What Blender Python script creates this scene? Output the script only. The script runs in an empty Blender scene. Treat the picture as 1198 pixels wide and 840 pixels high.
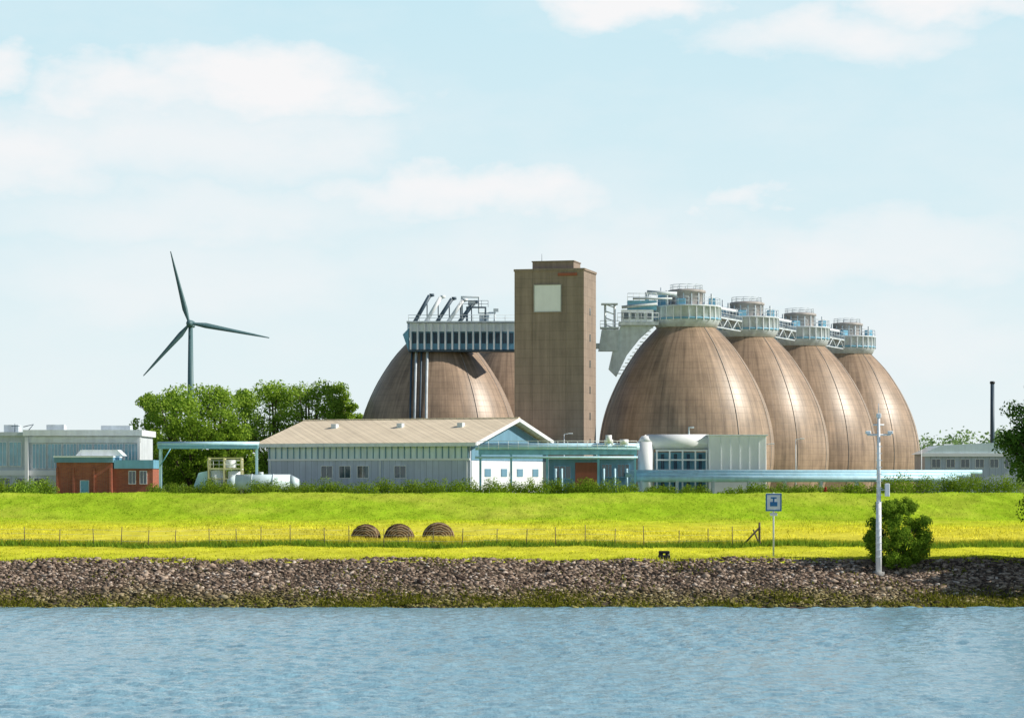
import bpy, bmesh, math, random
import numpy as np
from mathutils import Vector, Matrix

F=3000.0; CX=599.0; HY=560.0; CH=8.0; GZ=5.4
def X(px,D): return (px-CX)*D/F
def Z(py,D): return CH+(HY-py)*D/F
S=bpy.context.scene
random.seed(3); rng=np.random.default_rng(5)

# ---------------------------------------------------------------- materials
def nodes(m):
    m.use_nodes=True; nt=m.node_tree; nt.nodes.clear(); return nt,nt.nodes.new,nt.links.new
def math_(nt,op,a,b=None,clamp=False):
    n=nt.nodes.new('ShaderNodeMath'); n.operation=op; n.use_clamp=clamp
    for i,v in enumerate((a,b)):
        if v is None: continue
        if isinstance(v,(int,float)): n.inputs[i].default_value=v
        else: nt.links.new(v,n.inputs[i])
    return n.outputs[0]
def ramp(nt,fac,stops):
    r=nt.nodes.new('ShaderNodeValToRGB'); e=r.color_ramp.elements
    while len(e)<len(stops): e.new(0.5)
    for i,(p,c) in enumerate(stops):
        e[i].position=p; e[i].color=(*c,1) if len(c)==3 else c
    nt.links.new(fac,r.inputs[0]); return r.outputs[0]
def mixc(nt,a,b,fac,mode='MIX'):
    n=nt.nodes.new('ShaderNodeMix'); n.data_type='RGBA'; n.blend_type=mode
    for sock,v in ((n.inputs[0],fac),(n.inputs[6],a),(n.inputs[7],b)):
        if isinstance(v,(int,float)): sock.default_value=v
        elif isinstance(v,tuple): sock.default_value=(*v,1)
        else: nt.links.new(v,sock)
    return n.outputs[2]
def noise(nt,vec,scale,detail=4,rough=.55):
    n=nt.nodes.new('ShaderNodeTexNoise'); n.inputs['Scale'].default_value=scale
    n.inputs['Detail'].default_value=detail; n.inputs['Roughness'].default_value=rough
    if vec is not None: nt.links.new(vec,n.inputs['Vector'])
    return n
def mapping(nt,vec,scale):
    n=nt.nodes.new('ShaderNodeMapping'); n.inputs['Scale'].default_value=scale
    nt.links.new(vec,n.inputs['Vector']); return n.outputs[0]

def mat(name,col,rough=.6,var=.25,scale=.8,streak=.25,metal=0,bump=.0,spec=.4):
    m=bpy.data.materials.new(name); nt,N,L=nodes(m)
    o=N('ShaderNodeOutputMaterial'); p=N('ShaderNodeBsdfPrincipled'); L(p.outputs[0],o.inputs[0])
    tc=N('ShaderNodeTexCoord').outputs['Object']
    n1=noise(nt,tc,scale,5); n2=noise(nt,mapping(nt,tc,(1.6,1.6,.12)),1.0,4)
    v=math_(nt,'MULTIPLY',math_(nt,'SUBTRACT',n1.outputs[0],.5),var*2)
    w=math_(nt,'MULTIPLY',math_(nt,'SUBTRACT',n2.outputs[0],.5),streak*2)
    f=math_(nt,'ADD',math_(nt,'ADD',v,w),1.0)
    vm=N('ShaderNodeVectorMath'); vm.operation='SCALE'; vm.inputs[0].default_value=col; L(f,vm.inputs['Scale'])
    L(vm.outputs[0],p.inputs['Base Color'])
    p.inputs['Roughness'].default_value=rough; p.inputs['Metallic'].default_value=metal
    p.inputs['Specular IOR Level'].default_value=spec
    if bump:
        b=N('ShaderNodeBump'); b.inputs['Strength'].default_value=bump; b.inputs['Distance'].default_value=.05
        n3=noise(nt,tc,scale*8,4); L(n3.outputs[0],b.inputs['Height']); L(b.outputs[0],p.inputs['Normal'])
    return m

def panel_mat(name,c1,c2,mortar,bw,bh,round_=False,rough=.55,msize=.03,streak=.5,R=12.4,offset=0.0):
    m=bpy.data.materials.new(name); nt,N,L=nodes(m)
    o=N('ShaderNodeOutputMaterial'); p=N('ShaderNodeBsdfPrincipled'); L(p.outputs[0],o.inputs[0])
    tc=N('ShaderNodeTexCoord').outputs['Object']; s=N('ShaderNodeSeparateXYZ'); L(tc,s.inputs[0])
    if round_: u=math_(nt,'MULTIPLY',math_(nt,'ARCTAN2',s.outputs[1],s.outputs[0]),R)
    else: u=math_(nt,'ADD',s.outputs[0],s.outputs[1])
    c=N('ShaderNodeCombineXYZ'); L(u,c.inputs[0]); L(s.outputs[2],c.inputs[1])
    b=N('ShaderNodeTexBrick'); b.offset=offset; L(c.outputs[0],b.inputs['Vector'])
    b.inputs['Color1'].default_value=(*c1,1); b.inputs['Color2'].default_value=(*c2,1); b.inputs['Mortar'].default_value=(*mortar,1)
    b.inputs['Scale'].default_value=1; b.inputs['Brick Width'].default_value=bw; b.inputs['Row Height'].default_value=bh
    b.inputs['Mortar Size'].default_value=msize; b.inputs['Mortar Smooth'].default_value=.3
    n1=noise(nt,tc,.35,6,.65); c2_=N('ShaderNodeCombineXYZ'); L(u,c2_.inputs[0]); L(math_(nt,'MULTIPLY',s.outputs[2],.05),c2_.inputs[1])
    n2=noise(nt,c2_.outputs[0],1.3,6,.75)
    f=math_(nt,'ADD',math_(nt,'MULTIPLY',math_(nt,'SUBTRACT',n1.outputs[0],.5),streak*1.4),math_(nt,'MULTIPLY',math_(nt,'SUBTRACT',n2.outputs[0],.5),streak*2.8))
    f=math_(nt,'MAXIMUM',math_(nt,'ADD',f,1.0),.3)
    vm=N('ShaderNodeVectorMath'); vm.operation='SCALE'; L(b.outputs[0],vm.inputs[0]); L(f,vm.inputs['Scale'])
    L(vm.outputs[0],p.inputs['Base Color']); p.inputs['Roughness'].default_value=rough
    bp=N('ShaderNodeBump'); bp.inputs['Strength'].default_value=.25; bp.inputs['Distance'].default_value=.03; bp.invert=True
    L(b.outputs['Fac'],bp.inputs['Height']); L(bp.outputs[0],p.inputs['Normal'])
    return m

def leaf_mat(name,dark,light,trans=.4):
    m=bpy.data.materials.new(name); nt,N,L=nodes(m)
    o=N('ShaderNodeOutputMaterial'); g=N('ShaderNodeNewGeometry')
    n=noise(nt,g.outputs['Position'],.55,3)
    f=math_(nt,'ADD',math_(nt,'MULTIPLY',g.outputs['Random Per Island'],.55),math_(nt,'MULTIPLY',n.outputs[0],.75))
    f=math_(nt,'SUBTRACT',f,.15,True)
    c=mixc(nt,dark,light,f)
    d=N('ShaderNodeBsdfDiffuse'); t=N('ShaderNodeBsdfTranslucent'); mx=N('ShaderNodeMixShader'); mx.inputs[0].default_value=trans
    L(c,d.inputs[0]); L(c,t.inputs[0]); L(d.outputs[0],mx.inputs[1]); L(t.outputs[0],mx.inputs[2]); L(mx.outputs[0],o.inputs[0])
    return m

def glass_mat(name,col=(.03,.07,.09)):
    m=bpy.data.materials.new(name); nt,N,L=nodes(m)
    o=N('ShaderNodeOutputMaterial'); p=N('ShaderNodeBsdfPrincipled'); L(p.outputs[0],o.inputs[0])
    tc=N('ShaderNodeTexCoord').outputs['Object']; n=noise(nt,tc,.6,2)
    c=mixc(nt,tuple(v*.6 for v in col),tuple(min(1,v*1.6) for v in col),n.outputs[0]); L(c,p.inputs['Base Color'])
    p.inputs['Roughness'].default_value=.08; p.inputs['Specular IOR Level'].default_value=.9
    return m

M={}
M['egg']=panel_mat('egg_cladding',(.37,.265,.185),(.34,.245,.17),(.25,.18,.13),1.35,.9,True,.42,.03,.8)
M['tower']=panel_mat('tower_concrete',(.30,.235,.19),(.28,.22,.18),(.19,.15,.12),2.4,1.2,False,.8,.025,.45)
M['steel']=mat('galvanised_steel',(.60,.67,.72),.5,.35,1.2,.3)
M['steel_d']=mat('dark_steel',(.06,.10,.14),.5,.3)
M['steel_b']=mat('blue_steel',(.19,.45,.62),.4,.25,.8,.2)
M['pipe_b']=mat('light_blue_pipe',(.52,.78,.90),.35,.15)
M['white']=mat('white_paint',(.88,.90,.92),.4,.08,.7,.08)
M['offwhite']=mat('offwhite_panel',(.82,.87,.90),.5,.12)
M['grey']=mat('grey_render',(.60,.66,.71),.7,.2)
M['dome']=mat('dome_cladding',(.40,.37,.35),.6,.3,1.5,.4)
M['wallblue']=panel_mat('bluegrey_cladding',(.54,.60,.72),(.50,.56,.68),(.28,.33,.42),.9,9,False,.6,.03,.25)
M['cream']=panel_mat('cream_roof',(.88,.76,.57),(.83,.71,.53),(.60,.50,.38),1.0,60,False,.7,.05,.3)
M['brick']=panel_mat('red_brick',(.46,.13,.065),(.36,.09,.05),(.28,.19,.15),.5,.16,False,.8,.02,.3,offset=.5)
M['band']=mat('blue_band',(.16,.32,.44),.5,.15)
M['rust']=mat('redbrown_steel',(.32,.10,.055),.6,.25)
M['glass']=glass_mat('window_glass')
M['tglass']=glass_mat('teal_glazing',(.20,.44,.54))
M['pglass']=mat('translucent_panel',(.70,.84,.89),.3,.12)
M['concrete']=mat('concrete',(.38,.37,.35),.85,.25,1,.3,bump=.3)
M['wood']=mat('weathered_wood',(.14,.11,.08),.85,.4,3)
M['bark']=mat('bark',(.09,.065,.045),.9,.4,3,bump=.5)
M['black']=mat('black_paint',(.02,.02,.022),.5,.2)
M['signblue']=mat('sign_blue',(.02,.16,.40),.4,.1)
M['yellow']=mat('pale_yellow_paint',(.78,.72,.42),.5,.15)
M['red']=mat('red_paint',(.45,.03,.02),.5,.15)
M['turb']=mat('turbine_paint',(.10,.19,.21),.5,.1)
M['leaf']=leaf_mat('leaves_mid',(.07,.17,.02),(.36,.52,.05))
M['leaf2']=leaf_mat('leaves_bright',(.11,.25,.03),(.52,.70,.10))
M['leafd']=leaf_mat('leaves_dark',(.03,.09,.02),(.18,.33,.05))
M['leaff']=leaf_mat('leaves_far_hazed',(.15,.27,.12),(.36,.50,.20))  # distant leaves: aerial haze painted in as paler leaf tones
M['hedge']=leaf_mat('hedge_leaves',(.06,.15,.015),(.36,.48,.05))

# ---------------------------------------------------------------- builder
def link(o): S.collection.objects.link(o); return o
def np_mesh(name,verts,faces,m,smooth=False):
    verts=np.asarray(verts,dtype=np.float32); faces=np.asarray(faces,dtype=np.int32)
    me=bpy.data.meshes.new(name); k=faces.shape[1]
    me.vertices.add(len(verts)); me.vertices.foreach_set('co',verts.ravel())
    me.loops.add(faces.size); me.loops.foreach_set('vertex_index',faces.ravel())
    me.polygons.add(len(faces)); me.polygons.foreach_set('loop_start',np.arange(0,faces.size,k,dtype=np.int32))
    me.update(calc_edges=True)
    if smooth: me.polygons.foreach_set('use_smooth',np.ones(len(faces),dtype=bool))
    me.materials.append(m); return me

class G:
    def __init__(s,name,loc=(0,0,0),rot=0):
        s.e=bpy.data.objects.new(name,None); s.e.location=loc; s.e.rotation_euler=(0,0,math.radians(rot)); s.e.empty_display_size=.5; link(s.e)
    def mesh(s,name,me):
        o=bpy.data.objects.new(name,me); o.parent=s.e; link(o); return o
    def bm(s,name,bm,m,smooth=False):
        bmesh.ops.recalc_face_normals(bm,faces=bm.faces)
        me=bpy.data.meshes.new(name); bm.to_mesh(me); bm.free(); me.materials.append(m)
        if smooth:
            for p in me.polygons: p.use_smooth=True
        return s.mesh(name,me)
    def boxes(s,name,lst,m,bev=0):
        b=bmesh.new()
        for it in lst:
            c,sz=it[0],it[1]; Rm=Matrix.Rotation(math.radians(it[2]),4,it[3]) if len(it)>2 else Matrix()
            bmesh.ops.create_cube(b,size=1,matrix=Matrix.Translation(c)@Rm@Matrix.Diagonal((*sz,1)))
        if bev: bmesh.ops.bevel(b,geom=b.edges[:],offset=bev,segments=1,affect='EDGES')
        return s.bm(name,b,m)
    def box(s,name,c,sz,m,bev=0): return s.boxes(name,[(c,sz)],m,bev)
    def b2(s,name,x0,x1,y0,y1,z0,z1,m,bev=0): return s.box(name,((x0+x1)/2,(y0+y1)/2,(z0+z1)/2),(x1-x0,y1-y0,z1-z0),m,bev)
    def cyls(s,name,lst,m,seg=12,smooth=True):
        b=bmesh.new()
        for (p0,p1,r0,r1) in lst:
            p0=Vector(p0);p1=Vector(p1);d=p1-p0
            mt=Matrix.Translation((p0+p1)/2)@d.to_track_quat('Z','Y').to_matrix().to_4x4()
            bmesh.ops.create_cone(b,cap_ends=True,segments=seg,radius1=r0,radius2=r1,depth=d.length,matrix=mt)
        o=s.bm(name,b,m)
        if smooth:
            for p in o.data.polygons: p.use_smooth=len(p.vertices)==4
        return o
    def tube(s,name,pts,r,m,cyclic=False):
        cu=bpy.data.curves.new(name,'CURVE'); cu.dimensions='3D'; cu.bevel_depth=r; cu.bevel_resolution=3; cu.use_fill_caps=True
        sp=cu.splines.new('POLY'); sp.points.add(len(pts)-1); sp.use_cyclic_u=cyclic
        for i,p in enumerate(pts): sp.points[i].co=(*p,1)
        cu.materials.append(m); o=bpy.data.objects.new(name,cu); o.parent=s.e; link(o); return o
    def lathe(s,name,prof,m,seg=48,c=(0,0,0),smooth=True):
        n=len(prof); a=np.linspace(0,2*np.pi,seg,endpoint=False)
        v=np.array([[r*np.cos(t)+c[0],r*np.sin(t)+c[1],z+c[2]] for r,z in prof for t in a])
        f=[[i*seg+j,(i+1)*seg+j,(i+1)*seg+(j+1)%seg,i*seg+(j+1)%seg] for i in range(n-1) for j in range(seg)]
        if prof[0][1]<prof[-1][1]: f=[q[::-1] for q in f]
        return s.mesh(name,np_mesh(name,v,f,m,smooth))
    def prism(s,name,poly,axis,t0,t1,m):
        b=bmesh.new()
        def P(a,c,t): return (t,a,c) if axis=='x' else (a,t,c)
        v0=[b.verts.new(P(a,c,t0)) for a,c in poly]; v1=[b.verts.new(P(a,c,t1)) for a,c in poly]
        b.faces.new(v0); b.faces.new(v1[::-1]); n=len(poly)
        for i in range(n): b.faces.new((v0[i],v0[(i+1)%n],v1[(i+1)%n],v1[i]))
        return s.bm(name,b,m)
    def windows(s,name,rects,y,frame,glass,nm=1):
        fr=[];gl=[];t=.07
        for (x0,x1,z0,z1) in rects:
            gl.append((((x0+x1)/2,y-.01,(z0+z1)/2),(x1-x0-.02,.06,z1-z0-.02)))
            fr+=[(((x0+x1)/2,y-.05,z0),(x1-x0+t,.14,t)),(((x0+x1)/2,y-.05,z1),(x1-x0+t,.14,t)),((x0,y-.051,(z0+z1)/2),(t,.14,z1-z0-t)),((x1,y-.051,(z0+z1)/2),(t,.14,z1-z0-t))]
            for k in range(1,nm): fr.append(((x0+(x1-x0)*k/nm,y-.052,(z0+z1)/2),(t*.8,.13,z1-z0-t)))
        s.boxes(name+'_frames',fr,frame); s.boxes(name+'_glass',gl,glass)
    def railing(s,name,p0,p1,m,h=1.1,step=1.5,r=.035):
        p0=Vector(p0);p1=Vector(p1);n=max(2,int((p1-p0).length/step)+1); l=[]
        for i in range(n):
            p=p0.lerp(p1,i/(n-1)); l.append((p,p+Vector((0,0,h)),r,r))
        for k in (h,h*.5): l.append((p0+Vector((0,0,k)),p1+Vector((0,0,k)),r,r))
        s.cyls(name,l,m,6)
    def ringrail(s,name,r,z,m,h=1.1,n=20):
        l=[((r*math.cos(a),r*math.sin(a),z),(r*math.cos(a),r*math.sin(a),z+h),.04,.04) for a in [2*math.pi*i/n for i in range(n)]]
        for i in range(n):
            a=2*math.pi*i/n;b=2*math.pi*(i+1)/n
            for k in (h,h*.5): l.append(((r*math.cos(a),r*math.sin(a),z+k),(r*math.cos(b),r*math.sin(b),z+k),.035,.035))
        s.cyls(name,l,m,6)

# ---------------------------------------------------------------- terrain
PY=[-400,150,157,160,165,170.5,172,200,203,290,312,316,328,4000,6000]
PZ=[-2.5,-2.2,-.7,0.0,1.25,2.6,2.62,2.7,2.75,3.4,6.2,6.2,GZ,GZ,GZ]
def h(x,y):
    x=np.asarray(x,dtype=float);y=np.asarray(y,dtype=float)
    y=y-np.where(y<175,.35*np.sin(x*.21)+.25*np.sin(x*.57+1)+.15*np.sin(x*1.3),0)
    b=np.interp(y,PY,PZ)
    w=np.where((y>158)&(y<330),1.0,0.0)
    n=.07*np.sin(x*.31+y*.13)+.05*np.sin(x*.83-y*.4+1)+.03*np.sin(x*1.9+y*1.1)
    return b+w*n
xs=np.concatenate([-np.geomspace(5000,82,14),np.arange(-80,81,1.0),np.geomspace(82,5000,14)])
ys=np.concatenate([[-400,-100,50,120,150,155],np.arange(157,173,.8),np.arange(174,290,4),np.arange(288,330,1.5),[335,350,400,500,700,1000,1500,2500,4000,6000]])
ys=np.unique(ys)
def sheet(xs,ys,gz):
    gx,gy=np.meshgrid(xs,ys); v=np.stack([gx.ravel(),gy.ravel(),gz.ravel()],1); nx=len(xs); ny=len(ys)
    I=np.arange(nx*ny).reshape(ny,nx); return v,np.stack([I[:-1,:-1].ravel(),I[:-1,1:].ravel(),I[1:,1:].ravel(),I[1:,:-1].ravel()],1)
gx,gy=np.meshgrid(xs,ys); v,f=sheet(xs,ys,h(gx,gy))

def grass_color(nt,pos):
    s=nt.nodes.new('ShaderNodeSeparateXYZ'); nt.links.new(pos,s.inputs[0])
    n=noise(nt,mapping(nt,pos,(.5,.35,0)),.09,5); n2=noise(nt,mapping(nt,pos,(.5,.14,.5)),1.0,6,.75); n3=noise(nt,mapping(nt,pos,(.05,.04,.1)),1.0,4,.6)
    amp=math_(nt,'MULTIPLY',math_(nt,'SUBTRACT',s.outputs[1],165),.35)
    amp=math_(nt,'MINIMUM',amp,24)
    yy=math_(nt,'ADD',s.outputs[1],math_(nt,'MULTIPLY',math_(nt,'SUBTRACT',n.outputs[0],.5),amp))
    t=math_(nt,'DIVIDE',math_(nt,'SUBTRACT',yy,170),160,True)
    c=ramp(nt,t,[(0,(.56,.60,.05)),(.12,(.68,.68,.06)),(.172,(.60,.62,.05)),(.19,(.34,.36,.03)),(.23,(.72,.66,.08)),(.5,(.70,.67,.06)),(.68,(.52,.62,.04)),(.77,(.36,.53,.03)),(.9,(.36,.52,.035)),(1,(.26,.38,.035))])
    c=mixc(nt,c,(.72,.62,.13),math_(nt,'MULTIPLY',math_(nt,'SUBTRACT',n3.outputs[0],.5,True),1.8,True))
    f=math_(nt,'ADD',math_(nt,'MULTIPLY',n2.outputs[0],1.5),.25)
    vm=nt.nodes.new('ShaderNodeVectorMath'); vm.operation='SCALE'; nt.links.new(c,vm.inputs[0]); nt.links.new(f,vm.inputs['Scale'])
    return vm.outputs[0],s
gm=bpy.data.materials.new('ground_grass'); nt,N,L=nodes(gm)
o=N('ShaderNodeOutputMaterial'); p=N('ShaderNodeBsdfDiffuse'); L(p.outputs[0],o.inputs[0])
geo=N('ShaderNodeNewGeometry').outputs['Position']
gc,sp=grass_color(nt,geo)
n=noise(nt,geo,2.5,5,.7); sc=ramp(nt,n.outputs[0],[(.3,(.035,.03,.022)),(.7,(.17,.14,.11))])
bankf=math_(nt,'LESS_THAN',sp.outputs[2],2.45)
yard=math_(nt,'GREATER_THAN',sp.outputs[1],326.0)
gc=mixc(nt,gc,(.16,.20,.08),yard)
L(mixc(nt,gc,sc,bankf),p.inputs[0])
b=N('ShaderNodeBump'); b.inputs['Strength'].default_value=.4; b.inputs['Distance'].default_value=.2; L(noise(nt,geo,1.7,6,.7).outputs[0],b.inputs['Height']); L(b.outputs[0],p.inputs['Normal'])
link(bpy.data.objects.new('ground',np_mesh('ground',v,f,gm,True)))

# water
wm=bpy.data.materials.new('river_water'); nt,N,L=nodes(wm)
o=N('ShaderNodeOutputMaterial'); p=N('ShaderNodeBsdfPrincipled'); L(p.outputs[0],o.inputs[0])
geo=N('ShaderNodeNewGeometry').outputs['Position']
na=noise(nt,mapping(nt,geo,(1,.7,1)),4.0,4,.6); nb=noise(nt,mapping(nt,geo,(.5,1.0,1)),.07,5)
c=mixc(nt,(.20,.40,.52),(.31,.53,.64),nb.outputs[0]); L(c,p.inputs['Base Color'])
p.inputs['Roughness'].default_value=.10; p.inputs['IOR'].default_value=1.33
bb=N('ShaderNodeBump'); bb.inputs['Strength'].default_value=.8; bb.inputs['Distance'].default_value=.08
L(na.outputs[0],bb.inputs['Height']); L(bb.outputs[0],p.inputs['Normal'])
wx=np.concatenate([-np.geomspace(5000,47,12),np.arange(-46,46.1,.14),np.geomspace(47,5000,12)])
wy=np.concatenate([[-390,-100,0,50,74],np.arange(76,110,.16),np.arange(110,163,.26)])
gx,gy=np.meshgrid(wx,wy); wz=np.zeros_like(gx); r=np.random.default_rng(2)
for i in range(54):
    lam=np.exp(r.uniform(np.log(.5),np.log(2.4))); th=r.normal(np.pi/2+.25,.8); k=2*np.pi/lam; A=.0062*lam**.8
    ph=r.uniform(0,6.28)+1.3*np.sin(gx*.17+i)+1.3*np.sin(gy*.15+2*i)+.8*np.sin(gx*.31-gy*.27+3*i)
    wz+=A*np.sin(k*(gx*np.cos(th)+gy*np.sin(th))+ph)
patch=.75+.3*np.sin(gx*.07+gy*.05+1)*np.sin(gy*.11-gx*.03)
wz*=patch
wz*=np.clip((49-np.abs(gx))/4,0,1)*np.clip((gy-74)/3,0,1)*np.clip((166-gy)/8,.35,1)
v,f=sheet(wx,wy,wz); link(bpy.data.objects.new('river_water',np_mesh('river_water',v,f,wm,True)))

# riprap rocks
b=bmesh.new(); bmesh.ops.create_icosphere(b,subdivisions=1,radius=1); bv=np.array([q.co[:] for q in b.verts]); bf=np.array([[q.index for q in fc.verts] for fc in b.faces]); b.free()
NR=34000
rx=rng.uniform(-46,46,NR); ry=rng.uniform(159.2,171.3,NR); rs=rng.uniform(.06,.15,NR)*(1+.7*(rng.random(NR)<.07))
rz=h(rx,ry)
q=rng.normal(size=(NR,4)); q/=np.linalg.norm(q,axis=1)[:,None]; w_,x_,y_,z_=q.T
Rm=np.stack([1-2*(y_**2+z_**2),2*(x_*y_-z_*w_),2*(x_*z_+y_*w_),2*(x_*y_+z_*w_),1-2*(x_**2+z_**2),2*(y_*z_-x_*w_),2*(x_*z_-y_*w_),2*(y_*z_+x_*w_),1-2*(x_**2+y_**2)],1).reshape(-1,3,3)
jv=bv[None]*rng.uniform(.55,1.25,(NR,12,1))*(rs[:,None,None])*rng.uniform(.5,1.45,(NR,1,3))
jv=np.einsum('nij,nkj->nki',Rm,jv)*np.array([1.25,1,.65])+np.stack([rx,ry,rz+.02],1)[:,None,:]
ff=(bf[None]+12*np.arange(NR)[:,None,None]).reshape(-1,3)
rm=bpy.data.materials.new('riprap_stone'); nt,N,L=nodes(rm)
o=N('ShaderNodeOutputMaterial'); p=N('ShaderNodeBsdfDiffuse'); L(p.outputs[0],o.inputs[0])
g=N('ShaderNodeNewGeometry'); s=N('ShaderNodeSeparateXYZ'); L(g.outputs['Position'],s.inputs[0])
c=ramp(nt,g.outputs['Random Per Island'],[(0,(.06,.042,.035)),(.3,(.15,.11,.085)),(.6,(.25,.19,.145)),(.85,(.36,.28,.22)),(.96,(.46,.39,.33)),(1,(.62,.56,.50))])
nn=noise(nt,g.outputs['Position'],.25,4,.6); pt=noise(nt,g.outputs['Position'],.8,4,.7)
wet=math_(nt,'SUBTRACT',1.9,math_(nt,'MULTIPLY',math_(nt,'ADD',s.outputs[2],math_(nt,'MULTIPLY',nn.outputs[0],1.6)),.95),True)
grn=mixc(nt,(.03,.035,.008),(.22,.21,.03),g.outputs['Random Per Island'])
c=mixc(nt,c,grn,math_(nt,'MULTIPLY',wet,.8))
vm=N('ShaderNodeVectorMath'); vm.operation='SCALE'; L(c,vm.inputs[0]); L(math_(nt,'ADD',math_(nt,'MULTIPLY',pt.outputs[0],1.4),.5),vm.inputs['Scale'])
L(vm.outputs[0],p.inputs[0])
link(bpy.data.objects.new('riprap_embankment',np_mesh('riprap_embankment',jv.reshape(-1,3),ff,rm)))

# grass blades
def blades(name,x,y,hgt,wid,m,zoff=-.02):
    n=len(x); a=rng.uniform(0,np.pi,n); z=h(x,y)+zoff
    dx=np.cos(a)*wid/2; dy=np.sin(a)*wid/2; lx=rng.normal(0,.5,n)*hgt; ly=rng.normal(0,.5,n)*hgt
    V=np.stack([np.stack([x-dx,y-dy,z],1),np.stack([x+dx,y+dy,z],1),np.stack([x+lx,y+ly,z+hgt],1)],1).reshape(-1,3)
    return link(bpy.data.objects.new(name,np_mesh(name,V,np.arange(3*n).reshape(-1,3),m)))
bm_=bpy.data.materials.new('grass_blades'); nt,N,L=nodes(bm_)
o=N('ShaderNodeOutputMaterial'); g=N('ShaderNodeNewGeometry'); gc,_=grass_color(nt,g.outputs['Position'])
vm=N('ShaderNodeVectorMath'); vm.operation='SCALE'; L(gc,vm.inputs[0]); L(math_(nt,'ADD',math_(nt,'MULTIPLY',g.outputs['Random Per Island'],.7),.8),vm.inputs['Scale'])
d=N('ShaderNodeBsdfDiffuse'); t=N('ShaderNodeBsdfTranslucent'); mx=N('ShaderNodeMixShader'); mx.inputs[0].default_value=.5
L(vm.outputs[0],d.inputs[0]); L(vm.outputs[0],t.inputs[0]); L(d.outputs[0],mx.inputs[1]); L(t.outputs[0],mx.inputs[2]); L(mx.outputs[0],o.inputs[0])
n1=26000; x1=rng.uniform(-46,46,n1); y1=rng.uniform(170.8,199,n1)
n2=70000; x2=rng.uniform(-66,66,n2); y2=rng.uniform(199,291,n2)
k2=(np.sin(x2*.21+y2*.05)+np.sin(x2*.07-y2*.11+1)+rng.normal(0,.9,n2))>-.4; x2=x2[k2]; y2=y2[k2]; n2=len(x2)
n3=26000; x3=rng.uniform(-46,46,n3); y3=201+np.abs(rng.normal(0,2.2,n3))
n4=7000; x4=rng.uniform(-46,46,n4); y4=171+rng.normal(0,.4,n4)
n8=40000; x8=rng.uniform(-68,68,n8); y8=rng.uniform(289,317,n8)
blades('grass',np.r_[x1,x2,x3,x4,x8],np.r_[y1,y2,y3,y4,y8],
  np.r_[rng.uniform(.04,.14,n1),rng.uniform(.08,.28,n2),rng.uniform(.2,.6,n3),rng.uniform(.08,.35,n4),rng.uniform(.05,.18,n8)],
  np.r_[rng.uniform(.05,.12,n1),rng.uniform(.06,.15,n2),rng.uniform(.05,.12,n3),rng.uniform(.05,.12,n4),rng.uniform(.06,.2,n8)],bm_)
n5=30000; x5=rng.uniform(-46,46,n5); y5=159.7+np.abs(rng.normal(0,2.0,n5))
keep=(np.sin(x5*.5)+np.sin(x5*1.3+y5)+np.sin(x5*.17+2)+rng.normal(0,1.1,n5)-.35*(y5-160))>.1
x5=x5[keep]; y5=y5[keep]; n6=9000; x6=rng.uniform(-46,46,n6); y6=rng.uniform(161,171,n6)
k6=(np.sin(x6*.8+y6)+np.sin(x6*.37-y6*.5)+rng.normal(0,.6,n6))>1.2
x5=np.r_[x5,x6[k6]]; y5=np.r_[y5,y6[k6]]
M['weed']=leaf_mat('bank_weed_leaves',(.05,.07,.01),(.34,.34,.04))
blades('bank_weeds',x5,y5,rng.uniform(.06,.24,len(x5)),rng.uniform(.06,.16,len(x5)),M['weed'],.05)
n7=13000; x7=rng.uniform(-46,46,n7); y7=200+rng.normal(0,.8,n7)
blades('fence_weeds',x7,y7,rng.uniform(.15,.6,n7),rng.uniform(.06,.14,n7),M['leaf'])

# ---------------------------------------------------------------- foliage
def leaf_verts(blobs,n,size,seed=0,shell=.5):
    r=np.random.default_rng(seed); B=np.array(blobs,dtype=float); w=(B[:,3]*B[:,4]+B[:,3]*B[:,5]); w/=w.sum()
    k=r.choice(len(B),n,p=w); d=r.normal(size=(n,3)); d/=np.linalg.norm(d,axis=1)[:,None]
    rad=shell+(1.15-shell)*r.random(n)**.7
    c=B[k,:3]+d*rad[:,None]*B[k,3:6]
    nrm=d+r.normal(0,.6,(n,3)); nrm/=np.linalg.norm(nrm,axis=1)[:,None]
    t=np.cross(nrm,r.normal(size=(n,3))); t/=np.linalg.norm(t,axis=1)[:,None]; bt=np.cross(nrm,t)
    s=size*r.uniform(.5,1.2,n)[:,None]
    return np.stack([c-t*s*.5,c+bt*s*.35,c+t*s*.5,c-bt*s*.35],1).reshape(-1,3)
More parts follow.
